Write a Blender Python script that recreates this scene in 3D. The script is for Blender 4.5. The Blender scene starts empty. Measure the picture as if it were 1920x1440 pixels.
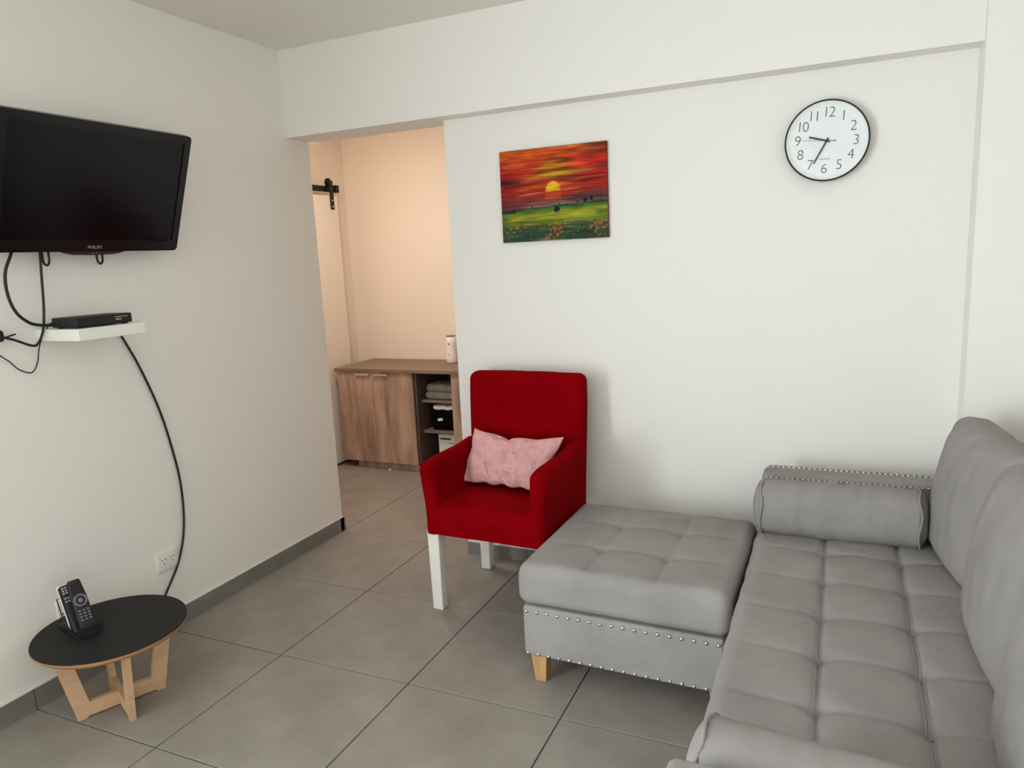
import bpy, math, random
from math import sin, cos, pi, exp, radians, tan, sqrt, hypot
from mathutils import Vector, Matrix, noise

scene = bpy.context.scene
COL = scene.collection

# ------------------------------------------------------------------ camera
CAM_LOC = (2.6319, -0.1269, 1.5391)
RIGHT = Vector((0.9130237, 0.4052418, -0.0465488))
DOWN = Vector((0.0280729, -0.1762713, -0.9839412))
FWD = Vector((-0.4069393, 0.8970549, -0.1723162))
cam_data = bpy.data.cameras.new('camera')
cam = bpy.data.objects.new('camera', cam_data)
COL.objects.link(cam)
cam_data.sensor_width = 36.0
cam_data.lens = 1360.7 * 36.0 / 1920.0
cam_data.clip_start = 0.05
m = Matrix.Identity(4)
for i in range(3):
    m[i][0] = RIGHT[i]; m[i][1] = -DOWN[i]; m[i][2] = -FWD[i]; m[i][3] = CAM_LOC[i]
cam.matrix_world = m
scene.camera = cam

# ------------------------------------------------------------------ light and exposure
world = bpy.data.worlds.new('sky')
scene.world = world
world.use_nodes = True
bg = world.node_tree.nodes['Background']
bg.inputs[0].default_value = (0.86, 0.93, 1.0, 1)
bg.inputs[1].default_value = 1.0


def area_light(name, loc, rot, sx, sy, energy, color):
    d = bpy.data.lights.new(name, 'AREA')
    d.shape = 'RECTANGLE'; d.size = sx; d.size_y = sy
    d.energy = energy; d.color = color
    o = bpy.data.objects.new(name, d)
    o.location = loc; o.rotation_euler = rot
    COL.objects.link(o)
    return o


# daylight entering the balcony window in the left wall, beside the camera
area_light('window_daylight', (-0.13, -1.10, 1.16), (0, radians(-90), 0), 2.1, 1.5, 152.0, (0.85, 0.94, 1.0))
# weak fill light at an unseen window added behind the camera
area_light('added_rear_fill', (2.2, -2.62, 1.45), (radians(-90), 0, pi), 1.7, 1.5, 8.0, (0.94, 0.98, 1.0))
# warm lamp on the corridor ceiling
area_light('corridor_lamp', (-0.1, 3.38, 2.55), (0, 0, 0), 0.3, 0.3, 17.5, (1.0, 0.88, 0.78))

scene.view_settings.view_transform = 'Standard'
scene.view_settings.look = 'None'
scene.view_settings.exposure = 0.11
scene.view_settings.gamma = 1.0
scene.view_settings.use_curve_mapping = False
scene.cycles.use_denoising = True
scene.cycles.max_bounces = 10
scene.cycles.diffuse_bounces = 7
scene.cycles.glossy_bounces = 4
scene.cycles.transparent_max_bounces = 8
scene.cycles.sample_clamp_indirect = 6.0


# ------------------------------------------------------------------ materials
def lin(r, g, b):
    def f(c):
        c /= 255.0
        return c / 12.92 if c <= 0.04045 else ((c + 0.055) / 1.055) ** 2.4
    return (f(r), f(g), f(b), 1.0)


def mat(name, rgb, rough=0.6, metal=0.0, var=0.0, vscale=4.0, stretch=(1, 1, 1), rgb2=None,
        bump=0.0, bscale=60.0, bstretch=(1, 1, 1), spec=0.5, sheen=0.0, coat=0.0, detail=4.0):
    m = bpy.data.materials.new(name)
    m.use_nodes = True
    nt = m.node_tree
    N, L = nt.nodes, nt.links
    b = N['Principled BSDF']
    c1 = lin(*rgb)
    b.inputs['Base Color'].default_value = c1
    b.inputs['Roughness'].default_value = rough
    b.inputs['Metallic'].default_value = metal
    b.inputs['Specular IOR Level'].default_value = spec
    if sheen:
        b.inputs['Sheen Weight'].default_value = sheen
        b.inputs['Sheen Roughness'].default_value = 0.5
    if coat:
        b.inputs['Coat Weight'].default_value = coat
        b.inputs['Coat Roughness'].default_value = 0.08
    tc = N.new('ShaderNodeTexCoord')
    if var or rgb2:
        mp = N.new('ShaderNodeMapping'); mp.inputs['Scale'].default_value = stretch
        L.new(tc.outputs['Object'], mp.inputs['Vector'])
        n = N.new('ShaderNodeTexNoise'); n.inputs['Scale'].default_value = vscale
        n.inputs['Detail'].default_value = detail; n.inputs['Roughness'].default_value = 0.6
        L.new(mp.outputs['Vector'], n.inputs['Vector'])
        r = N.new('ShaderNodeValToRGB')
        r.color_ramp.elements[0].position = 0.3; r.color_ramp.elements[1].position = 0.7
        if rgb2:
            r.color_ramp.elements[0].color = lin(*rgb2); r.color_ramp.elements[1].color = c1
        else:
            r.color_ramp.elements[0].color = tuple(x * (1 - var) for x in c1[:3]) + (1,)
            r.color_ramp.elements[1].color = tuple(min(1, x * (1 + var)) for x in c1[:3]) + (1,)
        L.new(n.outputs['Fac'], r.inputs['Fac'])
        L.new(r.outputs['Color'], b.inputs['Base Color'])
    if bump:
        mp = N.new('ShaderNodeMapping'); mp.inputs['Scale'].default_value = bstretch
        L.new(tc.outputs['Object'], mp.inputs['Vector'])
        n = N.new('ShaderNodeTexNoise'); n.inputs['Scale'].default_value = bscale
        n.inputs['Detail'].default_value = 3.0
        L.new(mp.outputs['Vector'], n.inputs['Vector'])
        bp = N.new('ShaderNodeBump'); bp.inputs['Strength'].default_value = bump
        bp.inputs['Distance'].default_value = 0.004
        L.new(n.outputs['Fac'], bp.inputs['Height'])
        L.new(bp.outputs['Normal'], b.inputs['Normal'])
    return m


M = {}
M['wall'] = mat('wall_paint', (238, 235, 229), 0.55, bump=0.06, bscale=14, spec=0.3)
M['ceiling'] = mat('ceiling_paint', (236, 234, 228), 0.8, bump=0.05, bscale=40, spec=0.2)
M['cream'] = mat('cream_wall_paint', (240, 227, 212), 0.6, bump=0.06, bscale=14, spec=0.3)
M['grout'] = mat('dark_grout', (62, 55, 48), 0.9)
M['tile'] = mat('grey_porcelain', (156, 149, 141), 0.55, rgb2=(134, 127, 119), vscale=3.6, detail=8, bump=0.05, bscale=120, spec=0.35)
M['skirt'] = mat('grey_skirting_tile', (134, 130, 125), 0.45, rgb2=(116, 113, 109), vscale=4, spec=0.4)
M['caulk'] = mat('white_sealant', (226, 222, 212), 0.6)
M['sofa'] = mat('grey_velvet', (158, 153, 151), 0.95, rgb2=(142, 138, 136), vscale=5, detail=6, bump=0.25, bscale=420, spec=0.05)
M['red'] = mat('red_fabric', (134, 0, 9), 0.95, rgb2=(120, 0, 6), vscale=7, bump=0.25, bscale=500, spec=0.03)
M['pink'] = mat('pink_satin', (214, 164, 162), 0.6, rgb2=(202, 150, 150), vscale=18, bump=0.7, bscale=70, spec=0.3)
M['white_paint'] = mat('white_lacquer', (226, 223, 214), 0.5, var=0.04, vscale=12)
M['oak'] = mat('oak_wood', (198, 158, 104), 0.55, rgb2=(176, 134, 82), vscale=6, stretch=(6, 6, 0.6), detail=6)
M['ply'] = mat('birch_ply', (208, 174, 138), 0.6, rgb2=(192, 156, 120), vscale=9, stretch=(1, 1, 6), detail=6)
M['plyedge'] = mat('ply_edge', (176, 128, 84), 0.7, rgb2=(146, 102, 64), vscale=10, stretch=(1, 1, 12))
M['blacktop'] = mat('black_laminate', (30, 30, 30), 0.6, spec=0.22)
M['cabinet'] = mat('brown_oak_veneer', (200, 168, 148), 0.5, rgb2=(136, 108, 93), vscale=3.2, stretch=(4, 4, 0.6), detail=8, bump=0.1, bscale=30, bstretch=(6, 6, 0.5))
M['cabtop'] = mat('brown_oak_top', (146, 122, 104), 0.5, rgb2=(118, 95, 80), vscale=3.2, stretch=(0.6, 6, 6), detail=8)
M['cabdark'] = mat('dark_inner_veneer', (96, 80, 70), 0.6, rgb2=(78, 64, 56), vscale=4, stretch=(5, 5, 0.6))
M['steel'] = mat('brushed_steel', (222, 220, 214), 0.3, metal=0.9)
M['nail'] = mat('nickel_nail', (214, 210, 204), 0.28, metal=1.0)
M['black_gloss'] = mat('gloss_black_plastic', (9, 9, 10), 0.25, spec=0.35)
M['black_matte'] = mat('matte_black_plastic', (20, 20, 21), 0.55)
M['screen'] = mat('tv_screen_glass', (5, 5, 7), 0.2, spec=0.25)
M['brownplast'] = mat('dark_brown_plastic', (52, 34, 32), 0.35)
M['rubber'] = mat('black_cable', (16, 15, 15), 0.5)
M['grey_print'] = mat('silver_print', (150, 150, 152), 0.4)
M['gold_print'] = mat('pale_gold_print', (206, 192, 150), 0.5)
M['white_gloss'] = mat('white_gloss_board', (236, 236, 228), 0.18, spec=0.6)
M['white_plastic'] = mat('white_plastic', (232, 230, 224), 0.35)
M['dark_hole'] = mat('socket_hole', (52, 50, 48), 0.8)
M['dial'] = mat('white_dial', (236, 240, 240), 0.5)
M['clock_ink'] = mat('grey_ink', (96, 98, 98), 0.6)
M['clock_hand'] = mat('black_hand', (30, 32, 34), 0.4)
M['black_iron'] = mat('black_iron', (18, 16, 16), 0.5, metal=0.2)
M['door'] = mat('cream_door_lacquer', (238, 226, 212), 0.5)
M['towel'] = mat('grey_towel', (166, 160, 152), 0.95, rgb2=(142, 136, 128), vscale=30, bump=0.8, bscale=140)
M['bag_black'] = mat('black_bag_cloth', (6, 6, 7), 0.9, spec=0.1)
M['bag_white'] = mat('white_liner', (236, 234, 230), 0.7)
M['box_white'] = mat('white_carton', (226, 224, 220), 0.7)
M['ink_dark'] = mat('dark_print', (60, 58, 64), 0.7)
M['ink_rose'] = mat('rose_print', (170, 120, 120), 0.7)
M['can'] = mat('white_dispenser_plastic', (240, 236, 230), 0.35)
M['can_grey'] = mat('grey_dispenser_plastic', (120, 116, 112), 0.4)
M['remote_grey'] = mat('grey_button', (120, 120, 124), 0.5)
M['remote_pink'] = mat('pale_button', (196, 160, 164), 0.5)
M['remote_white'] = mat('white_remote', (222, 222, 216), 0.4)


def glass_mat(name, refl):
    m = bpy.data.materials.new(name); m.use_nodes = True
    N, L = m.node_tree.nodes, m.node_tree.links
    N.remove(N['Principled BSDF'])
    t = N.new('ShaderNodeBsdfTransparent'); g = N.new('ShaderNodeBsdfGlossy'); g.inputs['Roughness'].default_value = 0.15
    mx = N.new('ShaderNodeMixShader'); mx.inputs[0].default_value = refl
    L.new(t.outputs[0], mx.inputs[1]); L.new(g.outputs[0], mx.inputs[2])
    L.new(mx.outputs[0], N['Material Output'].inputs['Surface'])
    return m


M['glass'] = glass_mat('clear_glass', 0.012)


# ------------------------------------------------------------------ mesh helpers
class MB:
    """collects vertices and faces for ONE mesh"""
    def __init__(self):
        self.v = []; self.f = []

    def add(self, v, f, T=None):
        o = len(self.v)
        self.v += [tuple(T @ Vector(p)) if T else tuple(p) for p in v]
        self.f += [tuple(i + o for i in q) for q in f]
        return self

    def box(self, a, b):
        (x0, y0, z0), (x1, y1, z1) = a, b
        v = [(x0, y0, z0), (x1, y0, z0), (x1, y1, z0), (x0, y1, z0), (x0, y0, z1), (x1, y0, z1), (x1, y1, z1), (x0, y1, z1)]
        return self.add(v, [(0, 3, 2, 1), (4, 5, 6, 7), (0, 1, 5, 4), (1, 2, 6, 5), (2, 3, 7, 6), (3, 0, 4, 7)])

    def build(self, name, material, parent=None, smooth=False, loc=None, rot=None):
        me = bpy.data.meshes.new(name)
        me.from_pydata(self.v, [], self.f)
        me.validate()
        me.update()
        if smooth:
            me.polygons.foreach_set('use_smooth', [True] * len(me.polygons))
        o = bpy.data.objects.new(name, me)
        if material:
            me.materials.append(material)
        COL.objects.link(o)
        if parent:
            o.parent = parent
        if loc is not None:
            o.location = loc
        if rot is not None:
            o.rotation_euler = rot
        return o


def rbox(a, b, r=0.004, n=(1, 1, 1), k=2, fn=None):
    """rounded box between corners a and b; fn bends each vertex afterwards"""
    c = [(a[i] + b[i]) / 2 for i in range(3)]
    h = [abs(b[i] - a[i]) / 2 for i in range(3)]
    r = min(r, min(h) * 0.999)

    def axis(h, n):
        inner = [-(h - r) + 2 * (h - r) * i / n for i in range(n + 1)]
        out = [r * tan(radians(45) * j / k) for j in range(1, k + 1)]
        return [-(h - r) - t for t in reversed(out)] + inner + [(h - r) + t for t in out]
    ax = [axis(h[i], n[i]) for i in range(3)]
    V = {}; verts = []; faces = []

    def vert(i, j, l):
        key = (i, j, l)
        if key in V:
            return V[key]
        p = [ax[0][i], ax[1][j], ax[2][l]]
        q = [max(-(h[d] - r), min(h[d] - r, p[d])) for d in range(3)]
        d = Vector([p[t] - q[t] for t in range(3)])
        if d.length > 1e-9:
            d = d.normalized() * r
        w = (c[0] + q[0] + d[0], c[1] + q[1] + d[1], c[2] + q[2] + d[2])
        if fn:
            w = fn(*w)
        V[key] = len(verts); verts.append(w)
        return V[key]
    nx, ny, nz = len(ax[0]) - 1, len(ax[1]) - 1, len(ax[2]) - 1
    for i in range(nx):
        for j in range(ny):
            faces.append((vert(i, j, 0), vert(i, j + 1, 0), vert(i + 1, j + 1, 0), vert(i + 1, j, 0)))
            faces.append((vert(i, j, nz), vert(i + 1, j, nz), vert(i + 1, j + 1, nz), vert(i, j + 1, nz)))
    for i in range(nx):
        for l in range(nz):
            faces.append((vert(i, 0, l), vert(i + 1, 0, l), vert(i + 1, 0, l + 1), vert(i, 0, l + 1)))
            faces.append((vert(i, ny, l), vert(i, ny, l + 1), vert(i + 1, ny, l + 1), vert(i + 1, ny, l)))
    for j in range(ny):
        for l in range(nz):
            faces.append((vert(0, j, l), vert(0, j, l + 1), vert(0, j + 1, l + 1), vert(0, j + 1, l)))
            faces.append((vert(nx, j, l), vert(nx, j + 1, l), vert(nx, j + 1, l + 1), vert(nx, j, l + 1)))
    mb = MB(); mb.v = verts; mb.f = faces
    return mb


def lathe(profile, n=32, axis='z'):
    """profile: list of (radius, height); closed with poles where the radius is 0"""
    mb = MB(); rings = []
    for (r, z) in profile:
        if r < 1e-7:
            rings.append([len(mb.v)]); mb.v.append((0, 0, z))
        else:
            rings.append(list(range(len(mb.v), len(mb.v) + n)))
            mb.v += [(r * cos(2 * pi * i / n), r * sin(2 * pi * i / n), z) for i in range(n)]
    for a, b in zip(rings, rings[1:]):
        for i in range(n):
            j = (i + 1) % n
            if len(a) == 1 and len(b) == 1:
                continue
            if len(a) == 1:
                mb.f.append((a[0], b[j], b[i]))
            elif len(b) == 1:
                mb.f.append((a[i], a[j], b[0]))
            else:
                mb.f.append((a[i], a[j], b[j], b[i]))
    if axis == 'y':      # the height runs towards -y
        mb.v = [(x, -z, y) for x, y, z in mb.v]
    return mb


def catmull(pts, sub=8, closed=False):
    P = [Vector(p) for p in pts]; out = []
    n = len(P)
    rng = range(n) if closed else range(n - 1)
    for i in rng:
        if closed:
            p0, p1, p2, p3 = P[(i - 1) % n], P[i], P[(i + 1) % n], P[(i + 2) % n]
        else:
            p0, p1, p2, p3 = P[max(i - 1, 0)], P[i], P[i + 1], P[min(i + 2, n - 1)]
        for s in range(sub):
            t = s / sub
            out.append(0.5 * ((2 * p1) + (p2 - p0) * t + (2 * p0 - 5 * p1 + 4 * p2 - p3) * t * t + (3 * p1 - p0 - 3 * p2 + p3) * t ** 3))
    if not closed:
        out.append(P[-1])
    return out


def tube(pts, r, n=8, sub=8, closed=False):
    P = catmull(pts, sub, closed) if sub else [Vector(p) for p in pts]
    mb = MB(); rings = []; up = None
    for i, p in enumerate(P):
        a = P[i - 1] if (i or closed) else P[i]
        b = P[(i + 1) % len(P)] if (i < len(P) - 1 or closed) else P[i]
        d = (b - a).normalized()
        if up is None:
            up = d.orthogonal().normalized()
        up = (up - d * up.dot(d)).normalized()
        s = d.cross(up)
        rings.append(list(range(len(mb.v), len(mb.v) + n)))
        mb.v += [tuple(p + (up * cos(2 * pi * t / n) + s * sin(2 * pi * t / n)) * r) for t in range(n)]
    for i in range(len(rings) if closed else len(rings) - 1):
        a, b = rings[i], rings[(i + 1) % len(rings)]
        for t in range(n):
            mb.f.append((a[t], a[(t + 1) % n], b[(t + 1) % n], b[t]))
    if not closed:
        mb.f.append(tuple(reversed(rings[0]))); mb.f.append(tuple(rings[-1]))
    return mb


def prism(poly, t, T=None):
    """polygon in (s, z), thickness t along the third axis"""
    n = len(poly)
    v = [(s, -t / 2, z) for s, z in poly] + [(s, t / 2, z) for s, z in poly]
    f = [tuple(range(n)), tuple(reversed(range(n, 2 * n)))]
    f += [(i, n + i, n + (i + 1) % n, (i + 1) % n) for i in range(n)]
    return MB().add(v, f, T)


def text_mesh(body, size, extrude=0.0004, offset=0.0, space=1.0):
    cu = bpy.data.curves.new('lettering', 'FONT')
    cu.body = body; cu.size = size; cu.extrude = extrude; cu.offset = offset
    cu.space_character = space; cu.align_x = 'CENTER'; cu.align_y = 'CENTER'; cu.resolution_u = 6
    o = bpy.data.objects.new('lettering', cu); COL.objects.link(o)
    dg = bpy.context.evaluated_depsgraph_get()
    me = bpy.data.meshes.new_from_object(o.evaluated_get(dg))
    bpy.data.objects.remove(o); bpy.data.curves.remove(cu)
    return me


def text_part(name, body, size, material, parent, loc, rot=(pi / 2, 0, 0), extrude=0.0004, offset=0.0, sx=1.0, space=1.0):
    me = text_mesh(body, size, extrude, offset, space)
    me.materials.clear(); me.materials.append(material)
    o = bpy.data.objects.new(name, me); COL.objects.link(o)
    o.parent = parent; o.location = loc; o.rotation_euler = rot; o.scale = (sx, 1, 1)
    return o


def thing(name, label, cat, loc=(0, 0, 0), rot=(0, 0, 0), group=None):
    o = bpy.data.objects.new(name, None)
    COL.objects.link(o)
    o.empty_display_size = 0.1
    o.location = loc; o.rotation_euler = rot
    tag(o, label, cat, group)
    return o


def tag(o, label=None, cat=None, group=None, kind=None):
    if label: o['label'] = label
    if cat: o['category'] = cat
    if group: o['group'] = group
    if kind: o['kind'] = kind
    return o


def struct(o, label=None):
    o['kind'] = 'structure'
    if label: o['label'] = label
    return o


def share(src, name, parent, loc, rot=None):
    o = bpy.data.objects.new(name, src.data)
    COL.objects.link(o); o.parent = parent; o.location = loc
    if rot: o.rotation_euler = rot
    return o


def smooth01(t):
    t = max(0.0, min(1.0, t))
    return t * t * (3 - 2 * t)


def nz(x, y, z, s=1.0, seed=0.0):
    return noise.noise(Vector((x * s + seed, y * s + seed * 1.7, z * s - seed)))


# ------------------------------------------------------------------ room shell
YW, YF, YE, YP = 3.0914, 2.9904, 3.166, 2.9533     # clock wall, beam front, end of left wall, pilaster front
ZC, ZB = 2.6232, 2.1981                             # ceiling, underside of the beam
XJ, XP = 0.876, 3.0691                              # doorway edge of the clock wall, pilaster edge
XR, YR = 3.31, -2.6                                 # right wall, rear wall
XL, YB = -0.985, 4.80                               # corridor left and back wall

fl = struct(MB().box((-1.2, YR - 0.2, -0.06), (XR + 0.2, 5.0, -0.004)).build('floor', M['grout']),
            'grey porcelain tile floor with dark joints')
T0 = 0.6
A0, B0 = 0.0161, 1.9348
g = 0.0022
tm = MB()
c_ = 0.0012; w_ = T0 - 2 * g
tv = []
for zz, ins in ((-0.0038, 0), (-c_, 0), (0.0, c_)):
    tv += [(ins, ins, zz), (w_ - ins, ins, zz), (w_ - ins, w_ - ins, zz), (ins, w_ - ins, zz)]
tf = [(8, 9, 10, 11)]
for l in (0, 4):
    tf += [(l + i, l + (i + 1) % 4, l + 4 + (i + 1) % 4, l + 4 + i) for i in range(4)]
tm.add(tv, tf)
random.seed(3)
first = None
for i in range(-2, 6):
    for j in range(-8, 5):
        loc = (A0 + i * T0 + g, B0 + j * T0 + g, 0)
        if loc[0] > XR or loc[1] < YR - 0.5:
            continue
        if first is None:
            first = tm.build('floor_tile', M['tile'], fl, loc=loc)
        else:
            share(first, 'floor_tile', fl, loc)

wl = MB()
W0, W1, WZ0, WZ1 = -1.88, -0.32, 0.06, 2.24          # window opening in the left wall
wl.box((-0.14, YR, 0), (0, W0, ZC)).box((-0.14, W1, 0), (0, YE, ZC))
wl.box((-0.14, W0, 0), (0, W1, WZ0)).box((-0.14, W0, WZ1), (0, W1, ZC))
struct(wl.build('wall_left', M['wall']), 'white painted wall behind the television')
struct(MB().box((XJ, YW, 0), (XR + 0.1, YW + 0.12, ZC)).build('wall_back', M['wall']), 'white wall with clock and painting')
struct(MB().box((0, YF, ZB), (XP, YE + 0.045, ZC)).build('trim_1', M['wall']), 'white ceiling beam above the doorway')
struct(MB().box((XP, YP, 0), (XR + 0.1, YW, ZC)).build('wall_pilaster', M['wall']), 'white pilaster at the end of the clock wall')
struct(MB().box((XR, YR, 0), (XR + 0.12, YP, ZC)).build('wall_right', M['wall']), 'white wall behind the sofa')
wr = MB()
R0, R1 = 1.35, 3.05
wr.box((-0.14, YR - 0.14, 0), (R0, YR, ZC)).box((R1, YR - 0.14, 0), (XR + 0.12, YR, ZC))
wr.box((R0, YR - 0.14, 0), (R1, YR, 0.7)).box((R0, YR - 0.14, 2.2), (R1, YR, ZC))
struct(wr.build('wall_rear', M['wall']), 'white wall behind the camera')
struct(MB().box((-1.3, YR - 0.14, ZC), (XR + 0.12, YE, ZC + 0.1)).build('ceiling', M['ceiling']), 'white plaster ceiling')
# corridor beyond the doorway
struct(MB().box((XL - 0.12, YE - 0.11, 0), (XL, YB + 0.1, ZC)).build('wall_corridor_left', M['cream']), 'cream corridor wall behind the sliding door')
struct(MB().box((XL, YE - 0.11, 0), (-0.14, YE, ZC)).build('wall_corridor_front', M['cream']), 'corridor side of the partition')
struct(MB().box((XL - 0.12, YB, 0), (2.4, YB + 0.1, ZC)).build('wall_corridor_back', M['cream']), 'cream corridor wall above the cabinet')
struct(MB().box((2.3, YW + 0.12, 0), (2.4, YB, ZC)).build('wall_corridor_right', M['cream']), 'far end of the corridor')
struct(MB().box((XL - 0.12, YE, ZC), (2.4, YB + 0.1, ZC + 0.1)).build('ceiling_corridor', M['ceiling']), 'corridor ceiling')


def window(name, T, w, h, label):
    e = bpy.data.objects.new(name, None); COL.objects.link(e); e.matrix_world = T
    struct(e, label)
    f = MB(); t = 0.05
    f.box((0, -0.02, 0), (w, 0.02, t)).box((0, -0.02, h - t), (w, 0.02, h))
    f.box((0, -0.02, t), (t, 0.02, h - t)).box((w - t, -0.02, t), (w, 0.02, h - t))
    f.box((w / 2 - t / 2, -0.02, t), (w / 2 + t / 2, 0.02, h - t))
    f.build('window_frame', M['white_plastic'], e)
    for k in range(2):
        x0 = t if k == 0 else w / 2 + t / 2
        MB().box((x0, -0.003, t), (x0 + w / 2 - 1.5 * t, 0.003, h - t)).build('pane', M['glass'], e)
    return e


window('window_1', Matrix.Translation((-0.06, W0, WZ0)) @ Matrix.Rotation(pi / 2, 4, 'Z'), W1 - W0, WZ1 - WZ0, 'balcony glass door in the left wall')
window('window_2_added', Matrix.Translation((R0, YR - 0.06, 0.7)), R1 - R0, 1.5, 'added unseen window in the wall behind the camera')  # unseen opening, added to give the room some frontal fill

# tile skirting
bl = bpy.data.objects.new('baseboard_left', None); COL.objects.link(bl)
struct(bl, 'grey tile skirting along the television wall')
pc = None
for j in range(-6, 2):
    y0 = B0 + j * T0 + 0.0015
    if j == 1:
        y1 = YE
        MB().box((0.0, y0, 0), (0.011, y1, 0.077)).build('skirting_tile', M['skirt'], bl)
    elif pc is None:
        pc = MB().box((0, 0, 0), (0.011, T0 - 0.003, 0.077)).build('skirting_tile', M['skirt'], bl, loc=(0, y0, 0))
    else:
        share(pc, 'skirting_tile', bl, (0, y0, 0))
y0 = B0 + 2 * T0 + 0.0015
MB().box((0.0, y0, 0), (0.011, YE, 0.077)).build('skirting_tile', M['skirt'], bl)
MB().box((-0.14, YE, 0), (0.011, YE + 0.011, 0.077)).build('skirting_tile', M['skirt'], bl)
MB().box((0.0, -2.6, 0.077), (0.0085, YE, 0.0805)).build('sealant_strip', M['caulk'], bl)
bb = bpy.data.objects.new('baseboard_back', None); COL.objects.link(bb)
struct(bb, 'grey tile skirting along the clock wall')
for x0, x1 in ((XJ, 1.214), (1.217, 1.814), (1.817, 2.414), (2.417, 3.067)):
    MB().box((x0, YW - 0.011, 0), (x1, YW, 0.062)).build('skirting_tile', M['skirt'], bb)


# ------------------------------------------------------------------ sofa
SX0, SXB, SY0, SY1 = 2.365, 3.305, 0.94, 2.925
sofa = thing('sofa', 'long grey velvet sofa with button tufted seat and nailhead arms', 'sofa', ((SX0 + SXB) / 2, (SY0 + SY1) / 2, 0))
SO = Vector(sofa.location)


def loc3(x, y, z):
    return (x - SO[0], y - SO[1], z - SO[2])


CY0, CY1 = 1.055, 2.812
TXS = (2.612, 2.848)
YC = (CY0 + CY1) / 2 - 0.003
TYS = [YC + (k - 3.5) * 0.2375 + 0.11875 - 0.11875 for k in range(8)]


def tuft(x, y, TX, TY, x0, x1, y0, y1, amp=1.0):
    dx = min(abs(x - t) for t in TX); dy = min(abs(y - t) for t in TY)
    sx = min((x - t for t in TX), key=abs); sy = min((y - t for t in TY), key=abs)
    edge = smooth01(min(x - x0, x1 - x, y - y0, y1 - y) / 0.09)
    z = -0.008 * exp(-(dx / 0.008) ** 2) - 0.009 * exp(-abs(dx) / 0.03)
    fade = 0.35 + 0.65 * exp(-(dx / 0.13) ** 2)
    z -= fade * (0.006 * exp(-(sy / 0.008) ** 2) + 0.007 * exp(-abs(dy) / 0.04))
    z -= 0.016 * exp(-(dx * dx + dy * dy) / 0.028 ** 2)
    return z * edge * amp


def seat_fn(x, y, z):
    if z > 0.40:
        f = smooth01((z - 0.40) / 0.03)
        X, Y = x + SO[0], y + SO[1]
        z += f * (tuft(X, Y, TXS, TYS, SX0, 3.12, CY0, CY1) + 0.004 * nz(X, Y, 0, 7, 3) + 0.012)
    if x + SO[0] < SX0 + 0.06:
        x += 0.006 * nz(x, y, z, 9, 5)
    return (x, y, z)


rbox(loc3(SX0, CY0, 0.285), loc3(3.12, CY1, 0.452), 0.045, (92, 200, 4), 5, seat_fn).build('seat_cushion', M['sofa'], sofa, True)
btn = None
for tx in TXS:
    for ty in TYS:
        z = 0.452 + 0.012 + tuft(tx, ty, TXS, TYS, SX0, 3.12, CY0, CY1)
        p = loc3(tx, ty, z - 0.001)
        if btn is None:
            btn = lathe([(0, -0.004), (0.011, -0.003), (0.012, 0.001), (0.009, 0.0045), (0, 0.0062)], 14).build('button', M['sofa'], sofa, True, loc=p)
        else:
            share(btn, 'button', sofa, p)
# stitched double seams along the sofa
for tx in TXS:
    for s in (-1, 1):
        pts = [loc3(tx + s * 0.006, y, 0.452 + 0.0125 + tuft(tx + s * 0.006, y, TXS, TYS, SX0, 3.12, CY0, CY1)) for y in [CY0 + 0.06 + i * (CY1 - CY0 - 0.12) / 150 for i in range(151)]]
        tube(pts, 0.0022, 6, 0).build('seam', M['sofa'], sofa, True)
rbox(loc3(SX0 + 0.012, SY0, 0.12), loc3(SXB, SY1, 0.29), 0.015, (2, 2, 1), 2).build('base', M['sofa'], sofa, True)
rbox(loc3(3.215, SY0, 0.25), loc3(SXB, SY1, 0.74), 0.035, (2, 4, 4), 3).build('back_frame', M['sofa'], sofa, True)


def nail_mesh(r=0.0045):
    return lathe([(r, 0), (r * 0.95, r * 0.45), (r * 0.6, r * 0.85), (0, r)], 10)


for nm, ya, yb, sgn in (('arm', 2.815, SY1, -1), ('arm', SY0, 1.05, 1)):
    a = rbox(loc3(SX0 + 0.01, ya, 0.2), loc3(3.2, yb, 0.645), 0.02, (6, 2, 6), 4).build(nm, M['sofa'], sofa, True)
    nails = MB(); nm_ = nail_mesh(0.0052)
    yi = ya if sgn == -1 else yb          # side facing the seat
    n = 34
    for i in range(n):
        x = SX0 + 0.025 + i * 0.0195
        Tn = Matrix.Translation(loc3(x, yi, 0.628)) @ Matrix.Rotation(radians(90) * (1 if sgn == -1 else -1), 4, 'X')
        nails.add(nm_.v, nm_.f, Tn)
        yo = yb - 0.012 if sgn == -1 else ya + 0.012
        nails.add(nm_.v, nm_.f, Matrix.Translation(loc3(x, yo, 0.6445)))
    for i in range(5):
        y = ya + 0.018 + i * (yb - ya - 0.036) / 4
        nails.add(nm_.v, nm_.f, Matrix.Translation(loc3(SX0 + 0.01, y, 0.615)) @ Matrix.Rotation(radians(-90), 4, 'Y'))
    o = nails.build('nail_trim', M['nail'], a, True); o['kind'] = 'stuff'
    pts = [loc3(x, (yb - 0.003 if sgn == -1 else ya + 0.003), 0.6455) for x in (SX0 + 0.03, 2.6, 2.9, 3.18)]
    tube(pts, 0.0035, 6, 4).build('piping', M['sofa'], a, True)
lg = None
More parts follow.
